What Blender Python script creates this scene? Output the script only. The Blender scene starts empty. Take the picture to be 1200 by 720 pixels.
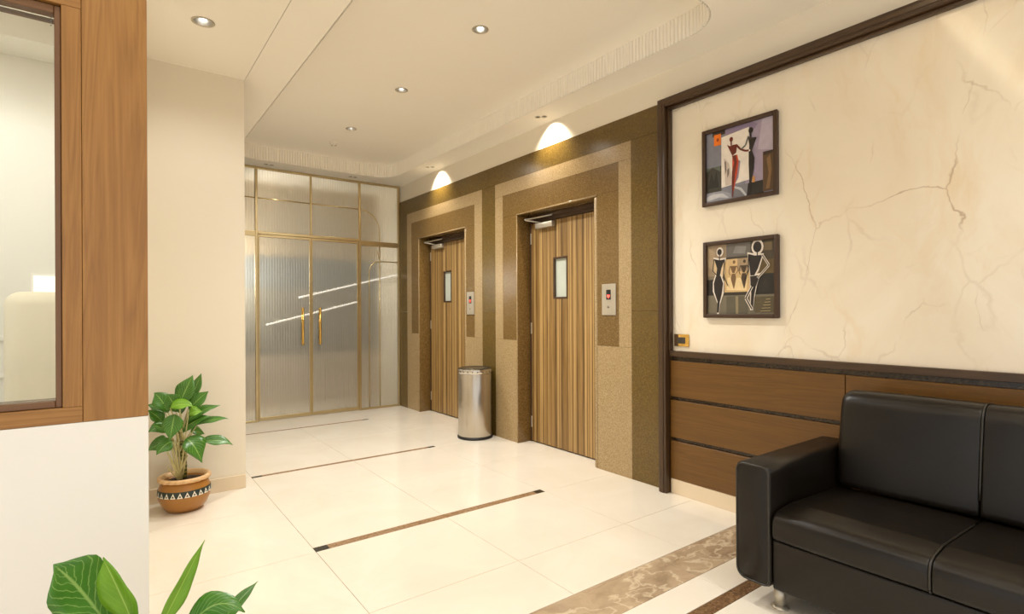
import bpy, bmesh, math, random
from mathutils import Vector, Matrix
random.seed(7)
SC = bpy.context.scene
COL = SC.collection

# ------------------------------------------------------------------ camera
YAW, ROLL, FPX, CX, CY, CAMH = math.radians(36.647), math.radians(0.2573), 634.57, 600.0, 365.0, 1.3
FW = Vector((math.sin(YAW), math.cos(YAW), 0)); R0 = Vector((math.cos(YAW), -math.sin(YAW), 0)); D0 = FW.cross(R0)
R2 = R0*math.cos(ROLL) + D0*math.sin(ROLL); D2 = -R0*math.sin(ROLL) + D0*math.cos(ROLL)
CAM = Vector((0, 0, CAMH))
cam_data = bpy.data.cameras.new('camera'); cam = bpy.data.objects.new('camera', cam_data); COL.objects.link(cam)
cam_data.sensor_width = 36; cam_data.sensor_fit = 'HORIZONTAL'; cam_data.lens = FPX/1200*36
cam_data.shift_y = (CY-360)/1200; cam_data.clip_start = 0.02
m = Matrix((R2, -D2, -FW)).transposed().to_4x4(); m.translation = CAM
cam.matrix_world = m
SC.camera = cam
def ray(u, v): return FW + R2*((u-CX)/FPX) + D2*((v-CY)/FPX)
def atz(u, v, z=0.0): q = ray(u, v); return CAM + q*((z-CAMH)/q.z)
def atx(u, v, X): q = ray(u, v); return CAM + q*(X/q.x)
def aty(u, v, Y): q = ray(u, v); return CAM + q*(Y/q.y)

# ------------------------------------------------------------------ world, exposure
w = bpy.data.worlds.new('world'); SC.world = w; w.use_nodes = True
w.node_tree.nodes['Background'].inputs[0].default_value = (1.0, 1.0, 1.0, 1)
w.node_tree.nodes['Background'].inputs[1].default_value = 0.95
SC.view_settings.view_transform = 'Standard'; SC.view_settings.look = 'None'
SC.view_settings.gamma = 1; SC.view_settings.use_curve_mapping = False
SC.view_settings.exposure = 0.28
SC.cycles.max_bounces = 10; SC.cycles.diffuse_bounces = 5; SC.cycles.glossy_bounces = 4; SC.cycles.transmission_bounces = 8
SC.cycles.transparent_max_bounces = 8; SC.cycles.sample_clamp_indirect = 6; SC.cycles.caustics_reflective = False; SC.cycles.caustics_refractive = False
SPOT_W = dict(tray=118, left=16, twin=40, back=7, near=46, cabin=76, corridor=135)
WARM = (1.0, 0.985, 0.94)

# ------------------------------------------------------------------ node helpers
def lin(c):
    return tuple(((x/255)/12.92 if x/255 <= 0.04045 else (((x/255)+0.055)/1.055)**2.4) for x in c) + (1,)
class N:
    def __init__(s, name):
        s.m = bpy.data.materials.new(name); s.m.use_nodes = True; s.t = s.m.node_tree; s.b = s.t.nodes['Principled BSDF']; s.out = s.t.nodes['Material Output']
    def n(s, typ, **kw):
        nd = s.t.nodes.new(typ)
        for k, v in kw.items(): setattr(nd, k, v)
        return nd
    def l(s, a, b): s.t.links.new(a, b)
    def setv(s, sock, v):
        if hasattr(v, 'is_output'): s.l(v, sock)
        else: sock.default_value = v
    def pos(s, scale=(1, 1, 1), off=(0, 0, 0), rot=(0, 0, 0), coord='pos'):
        if coord == 'pos': o = s.n('ShaderNodeNewGeometry').outputs['Position']
        else: o = s.n('ShaderNodeTexCoord').outputs[coord]
        mp = s.n('ShaderNodeMapping'); s.l(o, mp.inputs[0]); mp.inputs['Location'].default_value = off; mp.inputs['Rotation'].default_value = rot; mp.inputs['Scale'].default_value = scale
        return mp.outputs[0]
    def noise(s, vec, scale=5, detail=3, rough=.5, dist=0):
        nd = s.n('ShaderNodeTexNoise'); s.l(vec, nd.inputs['Vector']); nd.inputs['Scale'].default_value = scale; nd.inputs['Detail'].default_value = detail; nd.inputs['Roughness'].default_value = rough; nd.inputs['Distortion'].default_value = dist
        return nd.outputs['Fac']
    def noisec(s, vec, scale=5, detail=3):
        nd = s.n('ShaderNodeTexNoise'); s.l(vec, nd.inputs['Vector']); nd.inputs['Scale'].default_value = scale; nd.inputs['Detail'].default_value = detail
        return nd.outputs['Color']
    def voro(s, vec, scale=5, feature='F1', out='Distance'):
        nd = s.n('ShaderNodeTexVoronoi', feature=feature); s.l(vec, nd.inputs['Vector']); nd.inputs['Scale'].default_value = scale
        return nd.outputs[out]
    def ramp(s, fac, stops, interp='LINEAR'):
        nd = s.n('ShaderNodeValToRGB'); cr = nd.color_ramp; cr.interpolation = interp
        while len(cr.elements) < len(stops): cr.elements.new(.5)
        for e, (p, c) in zip(cr.elements, stops): e.position = p; e.color = c if len(c) == 4 else tuple(c)+(1,)
        s.l(fac, nd.inputs[0]); return nd.outputs[0]
    def mix(s, fac, a, b, mode='MIX'):
        nd = s.n('ShaderNodeMix', data_type='RGBA', blend_type=mode); s.setv(nd.inputs[0], fac); s.setv(nd.inputs[6], a); s.setv(nd.inputs[7], b)
        return nd.outputs[2]
    def math(s, op, a, b=0.0, c=0.0):
        nd = s.n('ShaderNodeMath', operation=op); s.setv(nd.inputs[0], a); s.setv(nd.inputs[1], b); s.setv(nd.inputs[2], c); return nd.outputs[0]
    def vadd(s, a, b, k=1.0):
        sc = s.n('ShaderNodeVectorMath', operation='SCALE'); s.l(b, sc.inputs[0]); sc.inputs['Scale'].default_value = k
        ad = s.n('ShaderNodeVectorMath', operation='ADD'); s.l(a, ad.inputs[0]); s.l(sc.outputs[0], ad.inputs[1]); return ad.outputs[0]
    def bump(s, h, strength=.2, dist=.01):
        nd = s.n('ShaderNodeBump'); nd.inputs['Strength'].default_value = strength; nd.inputs['Distance'].default_value = dist; s.l(h, nd.inputs['Height']); s.l(nd.outputs[0], s.b.inputs['Normal'])
    def base(s, c): s.setv(s.b.inputs['Base Color'], c)
    def p(s, **kw):
        for k, v in kw.items(): s.setv(s.b.inputs[k.replace('_', ' ')], v)
        return s
MATS = {}
def plain(name, rgb, rough=.5, metal=0, var=.06, scale=8, **kw):
    if name in MATS: return MATS[name]
    s = N(name); c = lin(rgb); f = s.noise(s.pos(), scale, 3)
    s.base(s.mix(f, tuple(x*(1-var) for x in c[:3])+(1,), tuple(min(1, x*(1+var)) for x in c[:3])+(1,)))
    s.p(Roughness=rough, Metallic=metal, **kw); MATS[name] = s.m; return s.m
def emit(name, rgb, strength):
    if name in MATS: return MATS[name]
    s = N(name); s.base(rgb+(1,)); s.b.inputs['Emission Color'].default_value = rgb+(1,); s.b.inputs['Emission Strength'].default_value = strength; MATS[name] = s.m; return s.m
def wood(name, dark, mid, light, grain, rough=.4, coord_scale=1.0):
    # grain: 'x','y','z' direction of the fibres
    s = N(name); sc = [9*coord_scale]*3; sc['xyz'.index(grain)] = .55*coord_scale
    v = s.pos(tuple(sc)); big = s.noise(v, 1.1, 4, .55, 1.2)
    wv = s.math('FRACT', s.math('MULTIPLY', big, 7.0)); wv = s.math('ABSOLUTE', s.math('SUBTRACT', wv, .5))
    sc2 = [120*coord_scale]*3; sc2['xyz'.index(grain)] = 3*coord_scale
    fine = s.noise(s.pos(tuple(sc2)), 1, 3, .6)
    c = s.ramp(wv, [(0, lin(dark)), (.22, lin(mid)), (.5, lin(light))])
    c = s.mix(.45, c, s.ramp(fine, [(.3, lin(dark)), (.7, lin(light))]))
    c = s.mix(.55, c, lin(mid)); s.base(c); s.p(Roughness=rough); s.bump(fine, .06, .002); MATS[name] = s.m; return s.m
def granite(name, a, b, c, scale=170, rough=.22):
    s = N(name); v = s.pos(); n1 = s.noise(v, scale, 2, .7); n2 = s.voro(v, scale*.8, 'F1', 'Color')
    sep = s.n('ShaderNodeSeparateColor'); s.l(n2, sep.inputs[0])
    cc = s.ramp(n1, [(.28, lin(a)), (.5, lin(b)), (.74, lin(c))])
    cc = s.mix(.45, cc, s.ramp(sep.outputs[0], [(0, lin(a)), (.5, lin(b)), (1, lin(c))]))
    big = s.noise(v, 3, 2); cc = s.mix(s.math('MULTIPLY', big, .25), cc, lin(b)); s.base(cc); s.p(Roughness=rough); MATS[name] = s.m; return s.m

paint = plain('wall_paint', (233, 224, 206), .6, 0, .02, 3)
ceil_paint = plain('ceiling_paint', (250, 244, 232), .7, 0, .015, 2)
skirt_m = plain('skirting_tile', (226, 208, 180), .25, 0, .05, 6)
grout_m = plain('grout', (224, 204, 172), .8)
black_m = plain('black_plastic', (22, 20, 18), .45)
steel_m = N('brushed_steel'); _v = steel_m.pos((260, 260, 2)); _f = steel_m.noise(_v, 1, 2); steel_m.base(steel_m.mix(_f, lin((176, 168, 155)), lin((208, 200, 188)))); steel_m.p(Metallic=1, Roughness=.27); steel_m = steel_m.m
chrome_m = plain('chrome', (205, 200, 192), .12, 1)
satin_m = plain('satin_aluminium', (196, 188, 172), .35, .7)
brass_m = plain('brass', (206, 186, 142), .32, 1, .08)
gold_m = plain('polished_gold', (226, 184, 100), .2, 1, .05)
white_pl = plain('white_plastic', (238, 232, 220), .4)
gr_dark = granite('granite_brown', (78, 56, 22), (112, 86, 44), (146, 118, 72))
gr_outer = granite('granite_olive', (66, 49, 14), (98, 76, 30), (132, 108, 54))
gr_light = granite('granite_beige', (128, 104, 66), (162, 138, 98), (192, 168, 130))
gr_strip = granite('granite_coffee', (62, 42, 26), (110, 82, 56), (158, 126, 92), 110)
gr_reveal = granite('granite_reveal', (26, 17, 9), (54, 39, 22), (96, 74, 46), 110)
gr_inlay = granite('granite_inlay', (112, 84, 58), (150, 118, 86), (186, 156, 120), 110)
gr_black = granite('granite_black', (24, 22, 18), (48, 44, 36), (78, 72, 60), 120)
wood_dark = wood('frame_wood', (44, 29, 14), (68, 47, 27), (90, 65, 40), 'z', .35)
wood_dark_h = wood('frame_wood_horizontal', (44, 29, 14), (68, 47, 27), (90, 65, 40), 'y', .35)
wood_panel = wood('panel_wood', (76, 46, 10), (102, 67, 16), (122, 84, 28), 'y', .4)
wood_win = wood('window_wood', (118, 76, 30), (160, 112, 54), (186, 138, 74), 'z', .38)
wood_win_h = wood('window_wood_horizontal', (118, 76, 30), (160, 112, 54), (186, 138, 74), 'x', .38)
wood_bead = plain('window_bead_wood', (120, 84, 52), .4)

def mk_floor():
    s = N('cream_floor_marble'); v = s.pos(); n1 = s.noise(v, 1.6, 5, .6, .6)
    oi = s.n('ShaderNodeObjectInfo').outputs['Random']
    c = s.ramp(n1, [(.3, lin((228, 217, 199))), (.55, lin((235, 226, 210))), (.8, lin((239, 232, 218)))])
    c = s.mix(s.math('MULTIPLY', oi, .35), c, lin((230, 220, 202))); s.base(c); s.p(Roughness=.1); s.b.inputs['Specular IOR Level'].default_value = .5; return s.m
floor_m = mk_floor()
def mk_emperador():
    s = N('brown_band_marble'); v = s.pos((1, 1.6, 1), rot=(0, 0, .5)); wv = s.vadd(v, s.noisec(v, 3.5, 6), .5)
    c = s.ramp(s.noise(wv, 2.4, 6, .6, 1.2), [(.3, lin((126, 104, 82))), (.45, lin((160, 138, 112))), (.58, lin((182, 160, 132))), (.68, lin((140, 116, 94)))])
    sep = s.n('ShaderNodeSeparateColor'); s.l(s.voro(wv, 3.4, 'F1', 'Color'), sep.inputs[0]); c = s.mix(.35, c, s.ramp(sep.outputs[0], [(0, lin((142, 116, 90))), (1, lin((204, 180, 148)))]))
    r = s.math('ABSOLUTE', s.math('SUBTRACT', s.noise(s.vadd(v, s.noisec(v, 6, 5), .25), 2.6, 3, .5, .5), .5)); c = s.mix(s.ramp(r, [(0, (.6,)*3), (.022, (0,)*3)]), c, lin((226, 208, 178)))
    s.base(c); s.p(Roughness=.12); return s.m
emper_m = mk_emperador()
def mk_marble():
    s = N('veined_cream_marble'); v = s.pos((1, 1, .62)); wv = s.vadd(v, s.noisec(v, 1.7, 6), .55)
    c = s.ramp(s.noise(v, 1.3, 5, .55, .8), [(.3, lin((236, 222, 198))), (.5, lin((242, 231, 210))), (.75, lin((234, 215, 184)))])
    blot = s.ramp(s.noise(wv, 2.4, 5, .62, 1.5), [(.54, (0, 0, 0)), (.78, (.35,)*3)]); c = s.mix(blot, c, lin((226, 190, 132)))
    for sc, wdt, amt, ms, lo, mo in ((1.0, .0040, .56, 1.6, .42, 0), (2.2, .004, .32, 1.9, .5, 7), (5.0, .008, .2, 1.3, .54, 3)):
        e = s.voro(s.vadd(s.pos((1, 1, .5), (mo, mo*2, mo)), s.noisec(s.pos((1, 1, 1), (mo, 0, 0)), sc*1.1, 6), .55/sc), sc, 'DISTANCE_TO_EDGE'); mask = s.ramp(s.noise(s.pos(off=(mo, 1, mo)), ms*1.6, 3), [(lo, (0, 0, 0)), (lo+.16, (1, 1, 1))])
        c = s.mix(s.math('MULTIPLY', s.ramp(e, [(0, (amt,)*3), (wdt*sc, (0, 0, 0))]), mask), c, lin((150, 108, 62)))
    s.base(c); s.p(Roughness=.1); return s.m
marble_m = mk_marble()
def mk_door():
    s = N('striped_door_veneer'); g = s.n('ShaderNodeNewGeometry').outputs['Position']; sp = s.n('ShaderNodeSeparateXYZ'); s.l(g, sp.inputs[0]); y = sp.outputs[1]
    fine = s.noise(s.pos((1, 60, 2.0)), 1, 3, .6); wob = s.noise(s.pos((1, 14, .05)), 1, 2, .5)
    nz = s.n('ShaderNodeTexNoise', noise_dimensions='1D'); s.l(s.math('MULTIPLY', y, 1.0), nz.inputs['W']); nz.inputs['Scale'].default_value = 19; nz.inputs['Detail'].default_value = 2.5; nz.inputs['Roughness'].default_value = .62
    c = s.ramp(nz.outputs[0], [(.3, lin((66, 44, 16))), (.42, lin((104, 76, 34))), (.5, lin((130, 100, 52))), (.6, lin((190, 158, 104))), (.72, lin((116, 88, 44)))])
    c = s.mix(.25, c, s.ramp(fine, [(.35, lin((112, 78, 36))), (.65, lin((196, 156, 96)))])); s.base(c); s.p(Roughness=.42); s.bump(nz.outputs[0], .25, .006); return s.m
door_m = mk_door()
def mk_leather():
    s = N('black_leather'); v = s.pos(coord='Object'); n = s.noise(v, 5, 3); h = s.voro(v, 260, 'DISTANCE_TO_EDGE'); h2 = s.noise(v, 60, 2)
    s.base(s.ramp(n, [(.3, lin((16, 11, 6))), (.7, lin((23, 17, 10)))])); s.p(Roughness=s.ramp(n, [(.3, (.29,)*3), (.7, (.38,)*3)])); s.bump(s.math('ADD', h, s.math('MULTIPLY', h2, .6)), .045, .004); s.b.inputs['Specular IOR Level'].default_value = .4; return s.m
leather_m = mk_leather()
pipe_m = plain('leather_piping', (40, 36, 29), .3)
def mk_clear():
    s = N('clear_glass'); t = s.t
    tr = s.n('ShaderNodeBsdfTransparent'); tr.inputs[0].default_value = (.97, .98, .96, 1); gl = s.n('ShaderNodeBsdfGlossy'); gl.inputs['Roughness'].default_value = .02
    fr = s.n('ShaderNodeFresnel'); fr.inputs[0].default_value = 1.45; mx = s.n('ShaderNodeMixShader'); s.l(fr.outputs[0], mx.inputs[0]); s.l(tr.outputs[0], mx.inputs[1]); s.l(gl.outputs[0], mx.inputs[2]); s.l(mx.outputs[0], s.out.inputs[0]); return s.m
clear_m = mk_clear()
def mk_reeded():
    s = N('reeded_glass'); g = s.n('ShaderNodeNewGeometry').outputs['Position']; sp = s.n('ShaderNodeSeparateXYZ'); s.l(g, sp.inputs[0])
    h = s.math('SINE', s.math('MULTIPLY', sp.outputs[0], 2*math.pi/.030)); s.base(lin((236, 232, 222)))
    s.p(Roughness=.36, Metallic=.08); s.b.inputs['Transmission Weight'].default_value = .93; s.b.inputs['IOR'].default_value = 1.22; s.bump(h, .3, .004); return s.m
reed_m = mk_reeded()
def mk_leaf(name, dark, light, vein, streak):
    s = N(name); uv = s.n('ShaderNodeUVMap').outputs[0]; sp = s.n('ShaderNodeSeparateXYZ'); s.l(uv, sp.inputs[0])
    u = s.math('ABSOLUTE', s.math('SUBTRACT', sp.outputs[0], .5)); v = sp.outputs[1]
    ph = s.math('ADD', s.math('SUBTRACT', s.math('MULTIPLY', v, 9.0), s.math('MULTIPLY', u, 7.0)), s.math('MULTIPLY', s.noise(s.pos(coord='Object'), 40, 3), 1.1))
    st = s.math('ABSOLUTE', s.math('SUBTRACT', s.math('FRACT', ph), .5)); st = s.ramp(st, [(.01, (1,)*3), (.11, (0,)*3)])
    st = s.math('MULTIPLY', st, streak)
    c = s.mix(s.noise(s.pos(coord='Object'), 14, 3), lin(dark), lin(light)); c = s.mix(st, c, lin(vein))
    c = s.mix(s.ramp(u, [(.012, (.8,)*3), (.035, (0,)*3)]), c, lin(vein)); s.base(c); s.p(Roughness=.32)
    s.b.inputs['Subsurface Weight'].default_value = 0.0
    return s.m
leaf_m = mk_leaf('leaf_green', (40, 88, 20), (74, 132, 36), (150, 188, 96), .55)
leaf_b = mk_leaf('leaf_bright', (86, 136, 22), (128, 178, 44), (170, 204, 96), .15)
leaf_v = mk_leaf('leaf_variegated', (44, 96, 26), (84, 142, 44), (150, 184, 100), .6)
stem_m = plain('stem_pale', (196, 186, 132), .5, 0, .15, 40)
cane_m = N('cane_ringed'); _z = cane_m.n('ShaderNodeSeparateXYZ'); cane_m.l(cane_m.n('ShaderNodeNewGeometry').outputs['Position'], _z.inputs[0])
cane_m.base(cane_m.ramp(cane_m.math('FRACT', cane_m.math('MULTIPLY', _z.outputs[2], 40)), [(.35, lin((64, 70, 28))), (.6, lin((150, 146, 78)))])); cane_m.p(Roughness=.5); cane_m = cane_m.m
soil_m = plain('soil', (58, 40, 24), .9, 0, .5, 60)
pot_m = plain('terracotta', (166, 114, 50), .3, 0, .18, 7)
pot_rim = plain('terracotta_rim', (222, 182, 132), .45, 0, .06, 9)
pot_band = plain('pot_band', (36, 50, 44), .4)
pot_white = plain('pot_ornament', (238, 232, 216), .5)

# ------------------------------------------------------------------ mesh helpers
WL = {}
def tag(o, label=None, cat=None, group=None, kind=None):
    if label: o['label'] = label
    if cat: o['category'] = cat
    if group: o['group'] = group
    if kind: o['kind'] = kind
    return o
def thing(name, loc, label=None, cat=None, group=None, kind=None):
    o = bpy.data.objects.new(name, None); COL.objects.link(o); o.location = loc; o.empty_display_size = .05; WL[o.name] = Vector(loc); return tag(o, label, cat, group, kind)
def link(name, me, mat, center, parent=None):
    o = bpy.data.objects.new(name, me); COL.objects.link(o)
    center = Vector(center); WL[o.name] = center
    if mat and not me.materials: me.materials.append(mat)
    if parent: o.parent = parent; o.location = center - WL[parent.name]
    else: o.location = center
    return o
def pyd(name, verts, faces, mat, parent=None, smooth=False, mats=None, fmat=None, center=None, uvs=None):
    vs = [Vector(v) for v in verts]
    if center is None:
        lo = Vector([min(v[i] for v in vs) for i in range(3)]); hi = Vector([max(v[i] for v in vs) for i in range(3)]); center = (lo+hi)/2
    me = bpy.data.meshes.new(name); me.from_pydata([v-Vector(center) for v in vs], [], faces)
    bm = bmesh.new(); bm.from_mesh(me); bmesh.ops.recalc_face_normals(bm, faces=bm.faces); bm.to_mesh(me); bm.free()
    if smooth: me.polygons.foreach_set('use_smooth', [True]*len(me.polygons))
    if mats:
        for mm in mats: me.materials.append(mm)
        me.polygons.foreach_set('material_index', fmat)
    return link(name, me, mat, center, parent)
BOXC = {}
def box(name, x0, x1, y0, y1, z0, z1, mat, parent=None, bev=0.0, seg=1):
    d = (round(x1-x0, 4), round(y1-y0, 4), round(z1-z0, 4)); key = (d, bev, seg, mat.name)
    if key not in BOXC:
        me = bpy.data.meshes.new(name); bm = bmesh.new(); bmesh.ops.create_cube(bm, size=1)
        for v in bm.verts: v.co = Vector((v.co.x*d[0], v.co.y*d[1], v.co.z*d[2]))
        if bev: bmesh.ops.bevel(bm, geom=list(bm.edges), offset=bev, segments=seg, affect='EDGES', profile=.5)
        bm.to_mesh(me); bm.free()
        if seg > 1: me.polygons.foreach_set('use_smooth', [True]*len(me.polygons))
        BOXC[key] = me
    return link(name, BOXC[key], mat, ((x0+x1)/2, (y0+y1)/2, (z0+z1)/2), parent)
def boxes(name, bl, mat, parent=None):
    V, F = [], []
    for (x0, x1, y0, y1, z0, z1) in bl:
        n = len(V); V += [(x, y, z) for x in (x0, x1) for y in (y0, y1) for z in (z0, z1)]
        F += [tuple(n+i for i in f) for f in ((0, 1, 3, 2), (4, 6, 7, 5), (0, 4, 5, 1), (2, 3, 7, 6), (0, 2, 6, 4), (1, 5, 7, 3))]
    return pyd(name, V, F, mat, parent)
def tube(name, pts, rads, mat, parent=None, seg=10, closed=False, caps=True):
    pts = [Vector(p) for p in pts]; n = len(pts)
    if not hasattr(rads, '__len__'): rads = [rads]*n
    V, F = [], []; up = None
    for i, p in enumerate(pts):
        a = pts[(i-1) % n] if closed or i else pts[0]; b = pts[(i+1) % n] if closed or i < n-1 else pts[-1]
        t = (b-a).normalized()
        if up is None: up = t.orthogonal().normalized()
        up = (up - t*up.dot(t)).normalized(); s = t.cross(up)
        for k in range(seg):
            an = 2*math.pi*k/seg; V.append(p + (up*math.cos(an)+s*math.sin(an))*rads[i])
    for i in range(n if closed else n-1):
        for k in range(seg):
            a = i*seg+k; b = i*seg+(k+1) % seg; c = ((i+1) % n)*seg+(k+1) % seg; d = ((i+1) % n)*seg+k; F.append((a, b, c, d))
    if not closed and caps: F.append(tuple(range(seg))[::-1]); F.append(tuple((n-1)*seg+k for k in range(seg)))
    return pyd(name, V, F, mat, parent, True)
def lathe(name, prof, c, mat, parent=None, seg=40, wob=None, smooth=True):
    V, F = [], []; n = len(prof)
    for i, (r, z) in enumerate(prof):
        for k in range(seg):
            an = 2*math.pi*k/seg; dr, dz = wob(i, an) if wob else (0, 0); V.append((c[0]+(r+dr)*math.cos(an), c[1]+(r+dr)*math.sin(an), c[2]+z+dz))
    for i in range(n-1):
        for k in range(seg): F.append((i*seg+k, i*seg+(k+1) % seg, (i+1)*seg+(k+1) % seg, (i+1)*seg+k))
    if prof[0][0] > 1e-4: F.append(tuple(range(seg))[::-1])
    if prof[-1][0] > 1e-4: F.append(tuple((n-1)*seg+k for k in range(seg)))
    return pyd(name, V, F, mat, parent, smooth)
def lathe_open(name, prof, c, mat, parent=None, seg=32):
    V, F = [], []; n = len(prof)
    for r, z in prof:
        for k in range(seg):
            an = 2*math.pi*k/seg; V.append((c[0]+r*math.cos(an), c[1]+r*math.sin(an), c[2]+z))
    for i in range(n-1):
        for k in range(seg): F.append((i*seg+k, i*seg+(k+1) % seg, (i+1)*seg+(k+1) % seg, (i+1)*seg+k))
    return pyd(name, V, F, mat, parent, True)
def rrect(x0, x1, y0, y1, r, seg=10):
    pts = []
    for cx, cy, a0 in ((x1-r, y0+r, -90), (x1-r, y1-r, 0), (x0+r, y1-r, 90), (x0+r, y0+r, 180)):
        for k in range(seg+1): a = math.radians(a0+90*k/seg); pts.append((cx+r*math.cos(a), cy+r*math.sin(a)))
    return pts
def circ(cx, cy, r, seg=20): return [(cx+r*math.cos(2*math.pi*k/seg), cy+r*math.sin(2*math.pi*k/seg)) for k in range(seg)]
def sheet(name, outer, holes, z0, z1, mat, parent=None):
    cu = bpy.data.curves.new(name, 'CURVE'); cu.dimensions = '2D'; cu.fill_mode = 'BOTH'; cu.extrude = (z1-z0)/2
    for poly in [outer]+holes:
        sp = cu.splines.new('POLY'); sp.points.add(len(poly)-1); sp.use_cyclic_u = True
        for p, q in zip(sp.points, poly): p.co = (q[0], q[1], 0, 1)
    tmp = bpy.data.objects.new(name+'_tmp', cu); COL.objects.link(tmp)
    me = bpy.data.meshes.new_from_object(tmp.evaluated_get(bpy.context.evaluated_depsgraph_get()))
    bpy.data.objects.remove(tmp); bpy.data.curves.remove(cu); me.materials.clear(); me.name = name
    return link(name, me, mat, (0, 0, (z0+z1)/2), parent)
def spot(parent, loc, target, watts, angle, blend=.6, color=WARM, radius=.03):
    ld = bpy.data.lights.new('lamp', 'SPOT'); ld.energy = watts; ld.color = color; ld.spot_size = math.radians(angle); ld.spot_blend = blend; ld.shadow_soft_size = radius
    o = bpy.data.objects.new('lamp', ld); COL.objects.link(o); o.parent = parent; o.location = Vector(loc)-WL[parent.name]
    o.rotation_euler = (Vector(target)-Vector(loc)).to_track_quat('-Z', 'Y').to_euler(); return o

# ================================================================== setting
XW, YG, ZS, ZT = 3.23, 6.955, 3.03, 3.19
# ------------------------------------------------ floor
fl = box('floor', -3.2, 3.75, -2.6, 9.4, -.10, -.012, grout_m); tag(fl, 'polished cream tile floor with brown marble inlays', 'floor', kind='structure')
G = .0012
def tile(x0, x1, y0, y1, mat=floor_m, name='floor_tile', g=G): return box(name, x0+g, x1-g, y0+g, y1-g, -.012, 0, mat, fl, .0008)
xs = [-2.345, -1.535, -.725, .085, .895, 1.705, 2.515, 3.40]
rows = [(-1.15, -.35), (-.35, .45), (.45, 1.35), (1.825, 2.245), (2.245, 2.99), (3.05, 3.85), (3.85, 4.62), (4.665, 5.47), (5.47, 6.285), (6.325, 7.13), (7.13, 7.93), (7.93, 8.73)]
for y0, y1 in rows:
    for a, b in zip(xs, xs[1:]):
        tile(a, b, y0-{3.05: .06, 4.665: .045, 6.325: .04}.get(y0, 0) if b < .9 or a > 2.5 else y0, y1)
bx = [-2.345, -.8, .75, 2.3, 3.40]
for a, b in zip(bx, bx[1:]):
    tile(a, b, 1.587, 1.825, emper_m, 'marble_band_slab'); tile(a, b, 1.418, 1.587, floor_m, 'floor_border_tile'); tile(a, b, 1.35, 1.418, gr_strip, 'granite_border_strip')
for y0, y1 in ((2.99, 3.05), (4.62, 4.665), (6.285, 6.325)):
    tile(.895, .97, y0, y1, gr_black, 'inlay_cap', 0); tile(2.445, 2.515, y0, y1, gr_black, 'inlay_cap', 0); tile(.97, 2.445, y0, y1, gr_inlay, 'inlay_strip', 0)

# ------------------------------------------------ ceiling: perimeter soffit, joint, two fluted trays
TR1 = (1.085, 2.95, 1.79, 6.63); TR2 = (-.9, 2.95, -2.2, 1.08)
tray_d = [(563, 34.5), (470.5, 105.5), (411.5, 151)]
tray_p = [atz(u, v, ZT) for u, v in tray_d]
left_p = [atz(238, 25.5, ZS), Vector((.44, 2.35, ZS)), Vector((-.12, 1.42, ZS))]
near_p = [Vector((x, y, ZT)) for x in (.1, 1.9) for y in (-1.5, .1)]
twin_r = [atz(634, 137, ZS), atz(504, 196, ZS)]; twin_b = [atz(315, 193, ZS), atz(413.5, 207.5, ZS)]
XJ = .816
def twins(p, ax): return [(p.x+s*.03*ax[0], p.y+s*.03*ax[1]) for s in (-1, 1)]
holes_r = [rrect(*TR1, .28)]
for p in twin_r: holes_r += [circ(x, y, .021) for x, y in twins(p, (.7, -.7))]
for p in twin_b: holes_r += [circ(x, y, .021) for x, y in twins(p, (1, 0))]
YM = 1.44
ce = sheet('ceiling', [(XJ+.002, YM), (3.6, YM), (3.6, 9.3), (XJ+.002, 9.3)], holes_r, ZS, ZS+.02, ceil_paint)
tag(ce, 'cream plastered ceiling with fluted tray edges', 'ceiling', kind='structure')
sheet('ceiling_panel', [(-3.1, YM), (XJ-.002, YM), (XJ-.002, 9.3), (-3.1, 9.3)], [circ(p.x, p.y, .05) for p in left_p if p.y > YM], ZS, ZS+.02, ceil_paint, ce)
sheet('ceiling_panel', [(-3.1, -2.55), (3.6, -2.55), (3.6, YM), (-3.1, YM)], [rrect(*TR2, .28)]+[circ(p.x, p.y, .05) for p in left_p if p.y < YM], ZS, ZS+.02, ceil_paint, ce)
sheet('tray_ceiling', [(.9, 1.6), (3.1, 1.6), (3.1, 6.8), (.9, 6.8)], [circ(p.x, p.y, .042) for p in tray_p], ZT, ZT+.02, ceil_paint, ce)
sheet('tray_ceiling', [(-1.1, -2.5), (3.1, -2.5), (3.1, 1.3), (-1.1, 1.3)], [circ(p.x, p.y, .05) for p in near_p], ZT, ZT+.02, ceil_paint, ce)
box('roof_slab', -3.15, 3.65, -2.56, 9.35, ZT+.18, ZT+.25, ceil_paint, ce)
def flutes(rect):
    base = rrect(*rect, .28, 14); pts = []
    L = [0]
    for i in range(len(base)): a = Vector(base[i]); b = Vector(base[(i+1) % len(base)]); L.append(L[-1]+(b-a).length)
    nfl = int(L[-1]/.029); V, F = [], []; per = 8; tot = nfl*per
    for k in range(tot):
        d = L[-1]*k/tot; i = 0
        lo, hi = 0, len(L)-1
        while hi-lo > 1:
            mid = (lo+hi)//2
            if L[mid] <= d: lo = mid
            else: hi = mid
        i = lo; a = Vector(base[i]); b = Vector(base[(i+1) % len(base)]); t = (d-L[i])/max(1e-9, L[i+1]-L[i]); p = a.lerp(b, t); tn = (b-a).normalized() if (b-a).length > 1e-9 else Vector((1, 0)); nrm = Vector((-tn.y, tn.x))
        bul = (0, .009, .012, .013, .013, .013, .012, .009)[k % per]; q = p + nrm*(bul-.002); V += [(q.x, q.y, ZS), (q.x, q.y, ZT)]
    n2 = len(V)
    for k in range(tot): j = (k+1) % tot; F.append((2*k, 2*j, 2*j+1, 2*k+1))
    o = pyd('fluted_band', V, F, ceil_paint, ce); o['kind'] = 'stuff'
flutes(TR1); flutes(TR2)
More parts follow.
